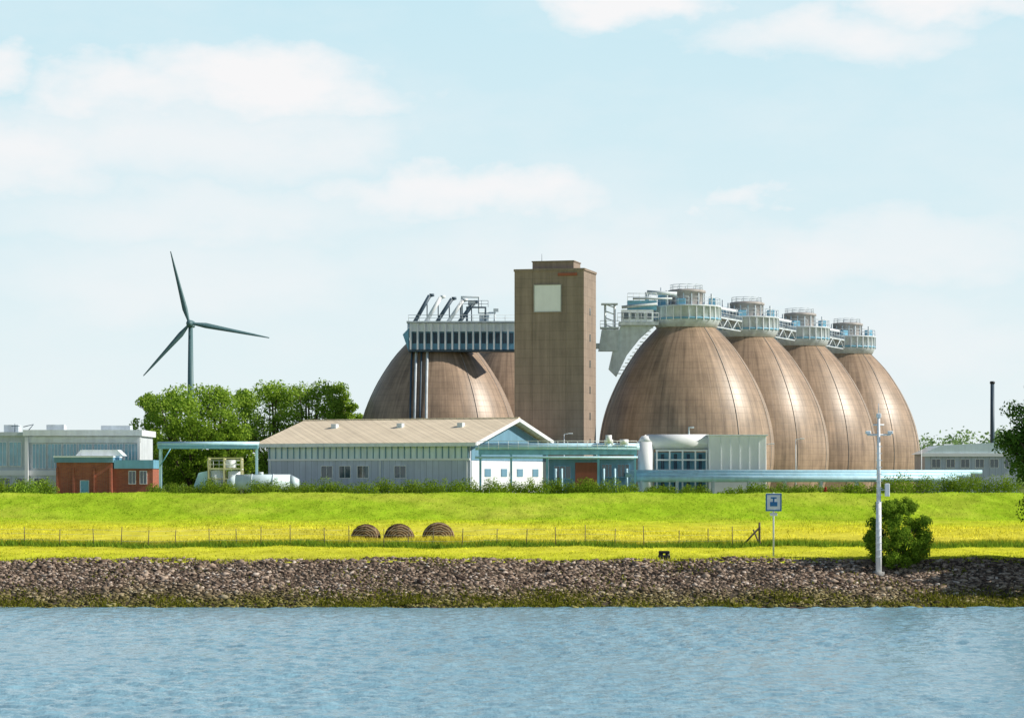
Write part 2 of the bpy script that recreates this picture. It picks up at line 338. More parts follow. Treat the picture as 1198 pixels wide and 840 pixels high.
def tree(name,loc,H,Wd,m,seed,n=11000,size=.42,trunk=.25,nb=60,shape=1.0):
    r=random.Random(seed); g=G(name,loc); th=H*trunk; cz=(H+th)/2; rz=(H-th)/2; R=Wd/2; blobs=[]
    for i in range(nb):
        a=r.uniform(0,6.283); e=r.uniform(-.95,1); q=math.sqrt(max(0,1-e*e))**.7*r.uniform(.15,1.0)
        br=R*r.uniform(.14,.32)
        bx=math.cos(a)*q*(R-br*.3)*(1-.15*max(0,e)*shape); by=math.sin(a)*q*(R-br*.3); bz=cz+e*(rz-br*.6)*r.uniform(.8,1.05)
        blobs.append((bx,by,bz,br,br,br*.8))
    g.mesh('leaves',np_mesh('leaves',leaf_verts(blobs,n,size,seed,.3),np.arange(4*n).reshape(-1,4),m))
    lim=[((0,0,-.2),(0,0,th),R*.085,R*.06),((0,0,th),(R*.05,0,cz),R*.06,R*.035),((R*.05,0,cz),(0,0,H*.88),R*.035,R*.01)]
    for i in range(0,nb,3):
        bx,by,bz,*_=blobs[i]; z0=th*.9+(bz-th)*r.uniform(.15,.45); lim.append(((0,0,max(th*.8,z0)),(bx,by,bz),R*.028,R*.008))
    g.cyls('trunk_and_limbs',lim,M['bark'],8); return g
def mass(name,blobs,n,size,m,seed):
    return link(bpy.data.objects.new(name,np_mesh(name,leaf_verts(blobs,n,size,seed,.2),np.arange(4*n).reshape(-1,4),m)))

for (px,top,wd,mm,sd,dd) in [(205,448,96,'leaf2',1,372),(250,446,86,'leaf2',2,380),(177,459,54,'leaf2',8,378),(318,440,90,'leaf2',3,400),(360,441,92,'leaf2',4,396),(394,447,64,'leaf2',5,402),(285,456,74,'leaf2',6,404),(222,484,80,'leaf',7,364),(266,490,64,'leaf',17,364),(410,468,42,'leaf2',27,406)]:
    tree('deciduous_tree',(X(px,dd),dd,GZ),Z(top,dd)-GZ,wd*dd/F,M[mm],sd,n=10000,size=.42,trunk=.08,nb=75)
tree('shore_tree',(X(1236,174),174,2.6),13.3,7.8,M['leafd'],21,n=34000,size=.25,trunk=.14,nb=110)
tree('shore_tree',(X(1330,170),170,2.4),12.5,9,M['leafd'],22,n=16000,size=.4,trunk=.1,nb=60)
tree('shore_tree',(X(1280,168),168,1.8),9.5,6.5,M['leafd'],23,n=15000,size=.34,trunk=.08,nb=60)
tree('shore_tree',(X(1330,165),164,1.0),9.5,6.5,M['leafd'],24,n=10000,size=.4,trunk=.08,nb=60)
# shore bush
g=G('shore_bush',(X(1051,169.6),169.6,2.1)); r=random.Random(14); bl=[]
for i in range(130):
    a=r.uniform(0,6.28); q=r.uniform(0,1)**.5; zz=r.uniform(.0,4.2); w=2.1*math.sqrt(max(.04,1-((zz-1.8)/2.7)**2)); rr=r.uniform(.22,.5)
    bl.append((math.cos(a)*q*w,math.sin(a)*q*w,zz+.1,rr,rr,rr*.9))
g.mesh('leaves',np_mesh('leaves',leaf_verts(bl,34000,.16,9,.2),np.arange(136000).reshape(-1,4),M['leaf']))
g.cyls('stems',[((0,0,-.3),(math.cos(a)*1.2,math.sin(a)*1.2,2.6),.07,.02) for a in [i*.9 for i in range(7)]],M['bark'],6)
def hedge(x0,x1,top,D0,seed,name='hedge'):
    r=random.Random(seed); bl=[]; x=x0
    while x<x1:
        D=D0+r.uniform(-2,3); t=Z(top+r.uniform(-4,8),D); g0=5.5; hh=(t-g0)
        bl.append((X(x,D),D,g0+hh*.5,r.uniform(.5,1.3),1.0,hh*.5)); x+=r.uniform(3,7)
    mass(name,bl,int(len(bl)*480),.21,M['hedge'],seed)
hedge(235,745,562,322,1); hedge(1030,1190,556,323,2); hedge(-30,64,562,322,3); hedge(880,1030,567,322,4); hedge(745,880,570,323,5); hedge(180,235,568,322,7)
mass('shrub',[(X(37,321),321,6.5,2.1,1.6,1.5),(X(20,321),321,6.2,1.8,1.5,1.2)],2500,.25,M['leaf2'],6)
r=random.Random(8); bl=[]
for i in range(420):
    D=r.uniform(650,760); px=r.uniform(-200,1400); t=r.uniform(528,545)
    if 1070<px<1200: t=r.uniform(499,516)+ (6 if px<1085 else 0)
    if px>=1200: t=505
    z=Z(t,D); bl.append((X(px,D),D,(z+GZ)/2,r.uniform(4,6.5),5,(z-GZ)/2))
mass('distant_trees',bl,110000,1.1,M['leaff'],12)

# ---------------------------------------------------------------- egg digesters
pts=[(3.7,24.6),(4.05,24.2),(5.5,22.75),(7.2,20.75),(9.4,17.3),(11.0,13.9),(11.95,10.9),(12.45,7.9),(12.45,5.0),(12.1,2.6),(11.5,-.2)]
prof=[]
for i in range(1,len(pts)-2):
    p0,p1,p2,p3=[np.array(pts[j]) for j in (i-1,i,i+1,i+2)]
    for t in np.linspace(0,1,6,endpoint=False): prof.append(tuple(.5*((2*p1)+(-p0+p2)*t+(2*p0-5*p1+4*p2-p3)*t*t+(-p0+3*p1-3*p2+p3)*t**3)))
prof.append(pts[-2]); prof.append(pts[-1]); prof=[(0.01,24.35),(3.9,24.35)]+prof
pr=np.array(prof[2:])[::-1]
def egg_r(z): return float(np.interp(z,pr[:,1],pr[:,0]))
def digester(x,y,cap=True,seed=0,rot=0):
    g=G('egg_shaped_digester',(x,y,GZ),rot)
    g.lathe('concrete_shell',prof,M['egg'],96)
    for a in (-58,-22,100,190):
        a=math.radians(a-rot); g.tube('cable_run',[((egg_r(z)+.04)*math.cos(a),(egg_r(z)+.04)*math.sin(a),z) for z in np.linspace(1,24,22)],.045,M['dome'])
    if cap:
        g.lathe('collar',[(0.01,27.15),(4.95,27.15),(4.95,26.9),(4.8,26.9),(4.8,25.0),(4.75,24.9),(4.35,24.1),(3.9,24.0)],M['steel'],40,smooth=False)
        g.boxes('collar_ribs',[((4.86*math.cos(t),4.86*math.sin(t),25.95),(.22,.12,1.9),math.degrees(t),'Z') for t in [2*math.pi*i/28 for i in range(28)]],M['offwhite'])
        g.lathe('collar_band',[(4.84,25.15),(4.93,25.15),(4.93,25.4),(4.84,25.4)][::-1],M['steel_b'],40,smooth=False)
        g.lathe('gas_dome',[(.01,29.6),(2.35,29.5),(2.75,29.35),(2.75,29.05),(2.5,29.0),(2.5,27.15)],M['dome'],28,smooth=False)
        g.boxes('dome_ribs',[((2.54*math.cos(t),2.54*math.sin(t),28.05),(.16,.16,1.8),math.degrees(t),'Z') for t in [2*math.pi*i/14 for i in range(14)]],M['steel'])
        g.ringrail('platform_railing',4.85,27.15,M['steel'])
        g.ringrail('dome_railing',2.3,29.5,M['steel'],.7,12)
        c_,s_=math.cos(math.radians(-rot)),math.sin(math.radians(-rot)); rt=lambda x,y,z:(x*c_-y*s_,x*s_+y*c_,z)
        g.boxes('equipment_boxes',[(rt(-3.6,-1.2,27.9),(1.1,1.2,1.5)),(rt(3.6,-.8,27.7),(.9,1.1,1.1)),(rt(-1.0,-3.7,27.6),(1.2,.8,.9))],M['steel_b'],.05)
        g.cyls('vent_pipes',[(rt(-3.0,-3.,27.15),rt(-3.0,-3.,29.2),.16,.16),(rt(-3.5,1.8,27.15),rt(-3.5,1.8,30),.12,.12),(rt(3.4,-2.4,27.15),rt(3.4,-2.4,28.8),.14,.14)],M['steel'],10)
    return g
eggs=[(24.9,366),(35.8,391.5),(46.8,417.5),(58.0,444)]
for i,(ex,ey) in enumerate(eggs): digester(ex,ey,rot=i*13)
for i in range(3):
    a=Vector((*eggs[i],0));b_=Vector((*eggs[i+1],0)); dr=(b_-a).normalized(); L_=(b_-a).length
    ang=math.degrees(math.atan2(dr.y,dr.x)); g=G('steel_walkway',(a.x,a.y,GZ),ang)
    g.b2('deck',4.8,L_-4.8,-.9,.9,26.2,26.45,M['steel'])
    g.railing('railing_near',(4.8,-.88,26.45),(L_-4.8,-.88,26.45),M['steel']); g.railing('railing_far',(4.8,.88,26.45),(L_-4.8,.88,26.45),M['steel'])
    g.cyls('truss',[((4.8+k*(L_-9.6)/8,-.8,26.2 if k%2 else 24.8),(4.8+(k+1)*(L_-9.6)/8,-.8,24.8 if k%2 else 26.2),.09,.09) for k in range(8)]+[((5.5,-.8,24.8),(L_-5.5,-.8,24.8),.12,.12)],M['steel'],8)
    g.cyls('gas_pipe',[((2,.3,27.9),(L_-2,.3,27.9),.24,.24)],M['offwhite'],12)
# two digesters left of the service tower, one behind the other
DL=395; xl=X(513,DL)
for (ex,ey) in ((xl,DL),(-.6,421)):
    gl=digester(ex,ey,cap=False,rot=0 if ey==DL else 20)
    gl.lathe('collar',[(0.01,26.3),(4.8,26.3),(4.8,25),(4.4,24.2),(3.9,24.0)],M['steel'],32,smooth=False)
    if ey==DL:
        for k,xx in enumerate((-3.9,-3.2,-2.4,-1.5)):
            gl.tube('riser_pipe',[(xx,-(math.sqrt(max(.1,egg_r(z)**2-xx*xx))+.3),z) for z in np.linspace(2,23.2,26)],.2 if k%2 else .15,M['steel'] if k%2 else M['steel_d'])
Dg=389; g=G('pipe_gallery_bridge',(X(541,Dg),Dg,GZ)); W=8.1
z0=Z(412,Dg)-GZ; z1=Z(377,Dg)-GZ
g.b2('floor',-W,W,-1.6,1.6,z0,z0+.35,M['steel_d']); g.b2('roof',-W-.3,W+.3,-2,2,z1-.2,z1+.05,M['steel'])
g.b2('inner_wall',-W+.2,W-.2,-.9,1.4,z0+.35,z1-.2,M['steel_b'])
g.boxes('ribs',[((x,-1.55,(z0+z1)/2),(.26,.35,z1-z0-.6)) for x in np.arange(-W+.3,W,1.05)],M['white'])
g.b2('panel_band',-W+.2,W-.2,-1.45,-1.35,z1-1.5,z1-.25,M['offwhite'])
g.boxes('dark_openings',[((x,-.95,(z0+z1)/2-.2),(.6,.1,1.6)) for x in np.arange(-W+.85,W-.5,1.05)],M['steel_d'])
g.prism('haunch',[(-W,z0),(-W,z1-1),(-W-.9,z0+2.6)],'y',-1.4,1.4,M['steel_b'])
g.railing('roof_railing',(-W,-1.9,z1+.05),(W,-1.9,z1+.05),M['steel'],.9)
g.boxes('saddle_brackets',[((x,3.2,z0-.9),(.4,3.2,2.4)) for x in (-5.6,-3.6,-1.6)],M['steel'])
for i in range(5):
    xa=X(485+i*13,Dg)-X(541,Dg); g.cyls('inclined_conveyor_tube',[((xa,-.6,z1-.1),(xa+2.3,-.4,z1+4.0-.25*i),.3,.3),((xa+2.3,-.4,z1+4.0-.25*i),(xa+3.0,-.4,z1+4.1-.25*i),.3,.2)],M['steel_d'] if i%2==0 else M['offwhite'],12)
    g.cyls('tube_strut',[((xa+1.9,0,z1),(xa+1.9,0,z1+3.2-.25*i),.09,.09)],M['steel_d'],6)
xa=X(548,Dg)-X(541,Dg)
g.tube('header_pipe',[(xa-1,0,z1),(xa-1,0,z1+3.8),(xa+1.6,0,z1+3.8),(xa+1.6,0,z1+1.4),(xa+4,0,z1+1.4),(xa+4,0,z1)],.2,M['steel'])
g.tube('header_pipe',[(xa-.2,-.6,z1),(xa-.2,-.6,z1+2.2),(xa+2.6,-.6,z1+2.2),(xa+2.6,-.6,z1)],.18,M['steel_d'])
g.boxes('valve_boxes',[((xa+.5,-.3,z1+2.9),(1.1,.8,.7)),((xa+2.4,.2,z1+.6),(1.5,1,1.1)),((xa+4.2,-.3,z1+1.8),(.8,.7,.5))],M['steel'],.05)
g.railing('service_railing',(xa-1,-1,z1+2.2),(xa+3,-1,z1+2.2),M['steel_d'],1.0,1)

# concrete tower
g=G('concrete_service_tower',(X(683,350),350,GZ),-14); TW=9.75; TD=7.9; TH=Z(316,350)-GZ
g.b2('shaft',-TW,0,0,TD,-.3,TH,M['tower'])
g.boxes('parapet',[((-TW/2,-.02,TH+.12),(TW+.16,.25,.3)),((-TW/2,TD+.02,TH+.12),(TW+.16,.25,.3)),((.02,TD/2,TH+.121),(.25,TD-.2,.3)),((-TW-.02,TD/2,TH+.121),(.25,TD-.2,.3))],M['tower'])
g.b2('roof_plant_room',-7.5,-1.7,1.2,5.5,TH-.01,TH+1.3,M['tower']); g.b2('plant_room_cap',-7.6,-1.6,1.1,5.6,TH+1.3,TH+1.45,M['tower'])
g.b2('red_banner',-3.6,-.9,-.2,-.12,TH-.75,TH-.35,M['rust'])
zz0=Z(364,350)-GZ; zz1=Z(333,350)-GZ
g.b2('white_sign_board',-6.9,-3.2,-.12,-.01,zz0,zz1,M['white']); g.boxes('sign_board_frame',[((-5.05,-.1,zz0-.05),(3.9,.22,.1)),((-5.05,-.1,zz1+.05),(3.9,.22,.1)),((-6.95,-.1,(zz0+zz1)/2),(.1,.22,zz1-zz0)),((-3.15,-.1,(zz0+zz1)/2),(.1,.22,zz1-zz0))],M['concrete'])
g.boxes('vertical_joint',[((-2.6,-.015,TH/2-.5),(.06,.03,TH-1.2)),((-7.3,-.015,TH/2-.5),(.06,.03,TH-1.2))],M['tower'])
g.boxes('slit_windows',[((.01,TD*.5,z),(.04,.5,1.0)) for z in np.arange(4,TH-3,3.6)],M['glass'])
g.cyls('roof_antennas',[((-6.6,3,TH+1.4),(-6.6,3,TH+2.6),.04,.02)],M['steel_d'],6)

# headworks gallery
Dh=362; g=G('digester_head_gallery',(X(750,Dh),Dh,GZ)); k=Dh/F
def lx(px): return (px-750)*k
def lz(py): return Z(py,Dh)-GZ
g.b2('platform',lx(724),lx(770),-1.4,1.8,lz(381),lz(377),M['steel'])
g.b2('lower_cabin',lx(727),lx(764),-1.0,1.4,lz(377),lz(363),M['offwhite']); g.b2('upper_cabin',lx(734),lx(768),-.6,1.2,lz(362.9),lz(352),M['steel_b'])
g.windows('cabin',[(lx(729+9*i),lx(735+9*i),lz(374),lz(366)) for i in range(4)],-1.0,M['steel'],M['glass'])
g.cyls('ducts',[((lx(727),-.8,lz(360)),(lx(768),-.8,lz(356)),.22,.22),((lx(757),.2,lz(352)),(lx(757),.2,lz(342)),.3,.3),((lx(757),.2,lz(342)),(lx(792),.2,lz(344)),.3,.3),((lx(740),-.9,lz(350)),(lx(786),-.9,lz(350)),.14,.14)],M['steel'],12)
g.railing('railing',(lx(722),-1.4,lz(377)),(lx(770),-1.4,lz(377)),M['steel'],1.2,.8)
g.railing('upper_railing',(lx(734),-.6,lz(352)),(lx(768),-.6,lz(352)),M['offwhite'],1.0,.8)
g.prism('sloping_bracket',[(lx(726),lz(381)),(lx(766),lz(381)),(lx(748),lz(397)),(lx(733),lz(416)),(lx(721),lz(441)),(lx(712),lz(432)),(lx(718),lz(405))],'y',-.6,.6,M['steel'])
g.boxes('bracket_steps',[((lx(762-2.9*i),-.75,lz(384+4.1*i)),(.5,.35,.12)) for i in range(14)],M['offwhite'])
g.cyls('vertical_stair_mast',[((lx(708),0,lz(408)),(lx(708),0,lz(355)),.16,.16),((lx(719),0,lz(430)),(lx(719),0,lz(355)),.16,.16)]+[((lx(708),0,lz(356+8*i)),(lx(719),0,lz(360+8*i)),.08,.08) for i in range(7)],M['offwhite'],8)
g.boxes('landings',[((lx(713),0,lz(356)),(2.3,1.6,.2)),((lx(713),0,lz(384)),(2.6,1.6,.25))],M['steel'])
g.prism('hopper',[(lx(700),lz(411)),(lx(704),lz(386)),(lx(724),lz(386)),(lx(722),lz(411))],'y',-.9,.9,M['steel'])
g.b2('link_to_tower',lx(694),lx(704),-.7,.7,lz(408),lz(402),M['steel'])
g.railing('hopper_rail',(lx(702),-.9,lz(384)),(lx(724),-.9,lz(384)),M['steel'],1.0,.7)

# ---------------------------------------------------------------- warehouse
g=G('gabled_process_hall',(X(550,330),330,GZ),-25); EL=7.2; RL=10.3; LW=30; DP=24
g.prism('walls',[(0,-.3),(0,EL),(DP/2,RL-.15),(DP,EL),(DP,-.3)],'x',-LW,0,M['wallblue'])
sl=(RL-EL)/(DP/2)
g.prism('roof',[(-1.2,EL-1.2*sl+.05),(DP/2,RL),(DP+1.2,EL-1.2*sl+.05),(DP+1.2,EL-1.2*sl+.38),(DP/2,RL+.35),(-1.2,EL-1.2*sl+.38)],'x',-LW-1.3,1.4,M['cream'])
g.boxes('eave_fascia',[((-LW/2,-1.25,EL-.2),(LW+2.8,.12,.45))],M['offwhite'])
g.b2('ridge_cap',-LW-1.3,1.4,DP/2-.3,DP/2+.3,RL+.3,RL+.45,M['cream'])
g.b2('gable_cladding',.01,.09,.3,DP-.3,-.2,4.9,M['offwhite'])
g.prism('gable_upper',[(.3,5.0),(.3,EL-.1),(DP/2,RL-.3),(DP-.3,EL-.1),(DP-.3,5.0)],'x',.01,.07,M['band'])
g.prism('barge_board',[(-1.2,EL-1.2*sl-.1),(DP/2,RL-.12),(DP+1.2,EL-1.2*sl-.1),(DP+1.2,EL-1.2*sl+.37),(DP/2,RL+.34),(-1.2,EL-1.2*sl+.37)],'x',1.41,1.5,M['offwhite'])
g.b2('clerestory_panels',-LW+.3,-.3,-.08,-.01,5.25,EL-.15,M['pglass'])
g.boxes('clerestory_mullions',[((x,-.12,6.15),(.11,.12,1.85)) for x in np.arange(-LW+.3,-.2,.92)],M['band'])
g.b2('clerestory_sill',-LW,0,-.2,-.01,5.0,5.24,M['white'])
g.windows('wall_window',[(x-.85,x+.85,2.7,4.3) for x in (-21,-18.3,-15.6,-10.1)],-.0,M['white'],M['glass'],2)
g.boxes('downpipes',[((x,-.15,2.6),(.12,.14,4.9)) for x in (-29.6,-13,-.4)],M['offwhite'])
g.boxes('gable_vents',[((.12,y,3.4),(.1,1.8,1.0)) for y in (5,10,15,20)],M['band'])
g.boxes('roof_vents',[((x,7.5,RL-.65),(.8,.8,.7)) for x in (-24,-14,-5)],M['steel'],.04)

# ---------------------------------------------------------------- left office
D=342; k=D/F; g=G('glazed_office_building',(X(80,D),D,GZ))
lx=lambda px:(px-80)*k
lz=lambda py:Z(py,D)-GZ
g.b2('main_block',lx(-60),lx(164),0,12,-.3,lz(510),M['grey'])
g.b2('roof_slab',lx(28),lx(167),-.8,12.6,lz(510),lz(503),M['offwhite']); g.b2('roof_slab_left',lx(-62),lx(27.9),-.4,12.4,lz(510),lz(505.5),M['grey'])
g.windows('upper_glazing',[(lx(38+i*18),lx(38+i*18+16),lz(548),lz(519)) for i in range(7)],0,M['white'],M['tglass'],4)
g.windows('left_glazing',[(lx(-40+i*17),lx(-40+i*17+14),lz(545),lz(517)) for i in range(4)],0,M['white'],M['tglass'],3)
g.b2('white_band',lx(30),lx(165),-.25,-.01,lz(518),lz(511),M['offwhite'])
g.b2('lower_band',lx(-60),lx(165),-.2,-.01,lz(556),lz(550),M['white'])
g.windows('lower_glazing',[(lx(-40+i*20),lx(-40+i*20+12),lz(572),lz(559)) for i in range(5)],0,M['white'],M['glass'],2)
g.boxes('corner_columns',[((lx(32),-.5,lz(511)/2),(.45,.45,lz(511)-0.1)),((lx(163),-.5,lz(511)/2),(.35,.35,lz(511)-.1))],M['white'])
g.boxes('roof_plant',[((lx(60),4,lz(503)+.4),(2.4,2,.8)),((lx(130),5,lz(503)+.35),(4,2,.7)),((lx(8),4,lz(505)+.5),(2,2,1))],M['steel'],.05)
g.cyls('roof_antennas',[((lx(14),2,lz(505)),(lx(14),2,lz(495)),.06,.03),((lx(30),2,lz(503)),(lx(36),2,lz(496)),.06,.04),((lx(10),2,lz(498)),(lx(20),2,lz(498)),.04,.04),((lx(24),2,lz(499)),(lx(36),2,lz(496)),.06,.04)],M['steel_d'],6)
D=330; k=D/F; g=G('brick_pump_building',(X(120,D),D,GZ))
lx=lambda px:(px-120)*k
g.b2('left_block',lx(66),lx(131),0,7,-.3,lz(541),M['brick']); g.b2('right_block',lx(131.1),lx(178),.6,7,-.3,lz(548),M['brick'])
g.b2('left_band',lx(64),lx(132.5),-.3,7.2,lz(541),lz(535),M['band']); g.b2('right_band',lx(132.8),lx(179),.3,7.1,lz(548),lz(538),M['steel_b'])
g.b2('roof_edge',lx(63),lx(133),-.45,7.3,lz(535),lz(533.4),M['offwhite'])
g.prism('skylight',[(lx(86),lz(533)),(lx(92),lz(526)),(lx(135),lz(526)),(lx(142),lz(533))],'y',1.5,5,M['offwhite'])
g.windows('annex_window',[(lx(150),lx(158),lz(566),lz(551)),(lx(163),lx(171),lz(566),lz(551))],.6,M['white'],M['glass'],2)
g.windows('annex_door',[(lx(94),lx(104),lz(581),lz(562))],0,M['grey'],M['steel_b'],1)
g.boxes('pilasters',[((lx(p_),-.1,2.0),(.25,.2,4.0)) for p_ in (67,86,110,129)],M['brick'])
D=326; k=D/F; g=G('pipe_bridge',(X(240,D),D,GZ)); lx=lambda px:(px-240)*k; lz=lambda py:Z(py,326)-GZ
g.b2('girder',lx(185),lx(302),-.5,.5,lz(525),lz(521.5),M['steel_b']); g.cyls('pipes',[((lx(184),-.2,lz(519.5)),(lx(303),-.2,lz(519.5)),.2,.2),((lx(184),.4,lz(518)),(lx(303),.4,lz(518)),.16,.16)],M['pipe_b'],12)
g.boxes('legs',[((lx(188),-.3,lz(525)/2),(.32,.32,lz(525))),((lx(188),.4,lz(525)/2),(.32,.32,lz(525))),((lx(300),.4,lz(525)/2),(.3,.3,lz(525)))],M['pipe_b'])
g.cyls('bracing',[((lx(188),-.5,lz(545)),(lx(200),-.5,lz(525)),.07,.07)],M['steel_b'],6)
g=G('dosing_tank_frame',(X(262,325),325,5.5)); k=325/F; lx=lambda px:(px-262)*k; lz=lambda py:Z(py,325)-5.5
g.boxes('frame',[((lx(p_),y,lz(535)/2),(.18,.18,lz(535))) for p_ in (245,263,283) for y in (-1,1)]+[((lx(264),y,lz(q_)),(4.2,.14,.14)) for q_ in (536,548,560) for y in (-1,1)]+[((lx(p_),0,lz(q_)),(.14,1.9,.14)) for p_ in (245,263,283) for q_ in (537,549)],M['yellow'])
g.b2('platform',lx(244),lx(284),-.95,.95,lz(549.5),lz(548.5),M['white'])
g.cyls('tank',[((lx(254),0,.1),(lx(254),0,lz(551)),.8,.8),((lx(274),0,.1),(lx(274),0,lz(551)),.8,.8),((lx(254),0,lz(551)),(lx(254),0,lz(549.6)),.8,.3),((lx(270),0,lz(547)),(lx(270),0,lz(538)),.6,.6)],M['offwhite'],20)
g.prism('sloping_chute',[(lx(226),lz(572)),(lx(233),lz(553)),(lx(243),lz(551)),(lx(243),lz(575))],'y',-.6,.6,M['pipe_b'])
g.railing('railing',(lx(244),-1,lz(548)),(lx(284),-1,lz(548)),M['white'],1,.7)
g=G('horizontal_storage_tank',(X(306,324),324,5.6)); k=324/F; lx=lambda px:(px-306)*k; lz=lambda py:Z(py,324)-5.6
cy=lz(566)
g.cyls('tank_shell',[((lx(276),0,cy),(lx(340),0,cy),1.2,1.2),((lx(340),0,cy),(lx(350),0,cy),1.2,.6),((lx(276),0,cy),(lx(266),0,cy),1.2,.6)],M['pglass'],28)
g.boxes('saddles',[((lx(p_),0,cy/2-.4),(.5,2,cy)) for p_ in (284,307,330)],M['concrete'])
g.tube('bands',[(lx(295),1.23*math.cos(a),cy+1.23*math.sin(a)) for a in np.linspace(0,6.28,24)],.05,M['steel']); g.tube('bands',[(lx(320),1.23*math.cos(a),cy+1.23*math.sin(a)) for a in np.linspace(0,6.28,24)],.05,M['steel'])
g.cyls('manhole',[((lx(305),0,cy+1.1),(lx(305),0,cy+1.5),.35,.35)],M['steel'],14)
D=327; k=D/F; g=G('pipe_bridge',(X(645,D),D,GZ)); lx=lambda px:(px-645)*k; lz=lambda py:Z(py,327)-GZ
g.b2('girder',lx(560),lx(745),-.6,.6,lz(532),lz(526.5),M['steel_b'])
g.cyls('pipes',[((lx(556),-.35,lz(523.8)),(lx(748),-.35,lz(523.8)),.3,.3),((lx(562),.25,lz(521)),(lx(748),.25,lz(521)),.3,.3),((lx(556),-.62,lz(535)),(lx(746),-.62,lz(535)),.14,.14)],M['pipe_b'],12)
g.boxes('legs',[((lx(p_),y,lz(532)/2),(.26,.26,lz(532))) for p_ in (562,598,640,700,743) for y in (-.4,.4)],M['steel_b'])
g.railing('railing',(lx(560),-.65,lz(526)),(lx(745),-.65,lz(526)),M['offwhite'],1.1,1.2,.03)
g.cyls('valve_wheels',[((lx(p_),-.35,lz(522)),(lx(p_),-.35,lz(514)),.12,.12) for p_ in (708,716,726,734)]+[((lx(712),-.3,lz(519)),(lx(712),-.3,lz(509)),.4,.4),((lx(730),-.3,lz(520)),(lx(730),-.3,lz(514)),.45,.45)],M['white'],12)
g=G('pump_house',(X(670,331),331,GZ)); k=331/F; lx=lambda px:(px-670)*k; lz=lambda py:Z(py,331)-GZ
g.b2('walls',lx(642),lx(742),0,5,-.2,lz(537),M['band']); g.b2('red_doors',lx(673),lx(699),-.12,-.01,.5,lz(541),M['rust'])
g.b2('roof_edge',lx(640),lx(744),-.3,5.3,lz(537),lz(534.5),M['steel'])
g.windows('louvre',[(lx(648),lx(668),lz(560),lz(545)),(lx(704),lx(716),lz(558),lz(543)),(lx(722),lx(736),lz(558),lz(543))],0,M['steel_b'],M['glass'],3)
g.cyls('outdoor_pipework',[((lx(p_),-.8,.2),(lx(p_),-.8,lz(548)),.16,.16) for p_ in (650,657,706,719,733)],M['pipe_b'],10)
D=336; k=D/F; g=G('gas_treatment_unit',(X(820,D),D,GZ)); lx=lambda px:(px-820)*k; lz=lambda py:Z(py,336)-GZ
g.cyls('horizontal_vessel',[((lx(757),0,lz(517)),(lx(829),0,lz(517)),1.0,1.0),((lx(757),0,lz(517)),(lx(749),0,lz(518)),1.0,.6)],M['white'],28)
g.cyls('vertical_vessel',[((lx(755),-.3,0),(lx(755),-.3,lz(517)),1.05,1.05),((lx(755),-.3,lz(517)),(lx(755),-.3,lz(510)),1.05,.5)],M['white'],24)
g.b2('container',lx(828),lx(895),-1.6,3,-.1,lz(510),M['white'],.05); g.boxes('container_ribs',[((lx(p_),-1.64,lz(530)),(.1,.1,lz(511)-lz(550))) for p_ in (842,853,864,875,886)],M['offwhite'])
g.b2('container_roof',lx(826),lx(897),-1.8,3.2,lz(510),lz(508.6),M['offwhite'])
g.b2('skid_back',lx(766),lx(828),.6,1.2,-.1,lz(529),M['steel_b'])
g.boxes('skid_frame',[((lx(p_),-.8,lz(527)/2),(.2,.2,lz(527))) for p_ in (768,783,798,813,826)]+[((lx(797),-.8,lz(q_)),(6.8,.16,.2)) for q_ in (527,538,550)],M['white'])
g.cyls('skid_pipes',[((lx(p_),-.3,.2),(lx(p_),-.3,lz(531)),.22,.22) for p_ in (775,790,805,819)],M['steel_d'],10)
g.tube('vent_stack',[(lx(806),0,lz(510)),(lx(806),0,lz(500)),(lx(812),0,lz(500))],.12,M['steel'])
D=328; k=D/F; g=G('long_pipe_rack',(X(936,D),D,GZ)); lx=lambda px:(px-936)*k; lz=lambda py:Z(py,328)-GZ
g.cyls('pipes',[((lx(738),-.6,lz(560)),(lx(1120),-.6,lz(560)),.42,.42),((lx(732),0,lz(555.5)),(lx(1135),0,lz(555.5)),.30,.30),((lx(735),.7,lz(552)),(lx(1150),.7,lz(552)),.26,.26)],M['pipe_b'],14)
g.boxes('supports',[((lx(p_),0,lz(558)/2),(.3,1.8,lz(558)-.1)) for p_ in range(750,1130,42)],M['steel'])
g.b2('cable_tray',lx(735),lx(1140),1.0,1.5,lz(551),lz(549.5),M['white'])
D=392; k=D/F; g=G('low_workshop_building',(X(1130,D),D,GZ)); lx=lambda px:(px-1130)*k; lz=lambda py:Z(py,392)-GZ
g.b2('walls',lx(1082),lx(1190),0,10,-.2,lz(531),M['wallblue'])
g.prism('roof',[(lx(1078),lz(531)),(lx(1100),lz(521)),(lx(1182),lz(517)),(lx(1195),lz(531))],'y',-.6,10.6,M['pglass'])
g.b2('white_fascia',lx(1078),lx(1195),-.75,-.61,lz(534),lz(530),M['white'])
g.windows('window',[(lx(1090+i*17),lx(1100+i*17),lz(547),lz(537)) for i in range(6)],0,M['white'],M['glass'],2)
g.boxes('rooflights',[((lx(1110+i*22),1,lz(524)),(1.3,1,1.2)) for i in range(4)],M['white'],.05)
g=G('slim_chimney',(X(1161,430),430,GZ)); g.cyls('stack',[((0,0,0),(0,0,Z(446,430)-GZ),.42,.32)],M['steel_d'],14); g.cyls('rim',[((0,0,Z(449,430)-GZ),(0,0,Z(446.5,430)-GZ),.42,.42)],M['black'],14); g.cyls('base_flange',[((0,0,0),(0,0,1),.8,.6)],M['concrete'],14)
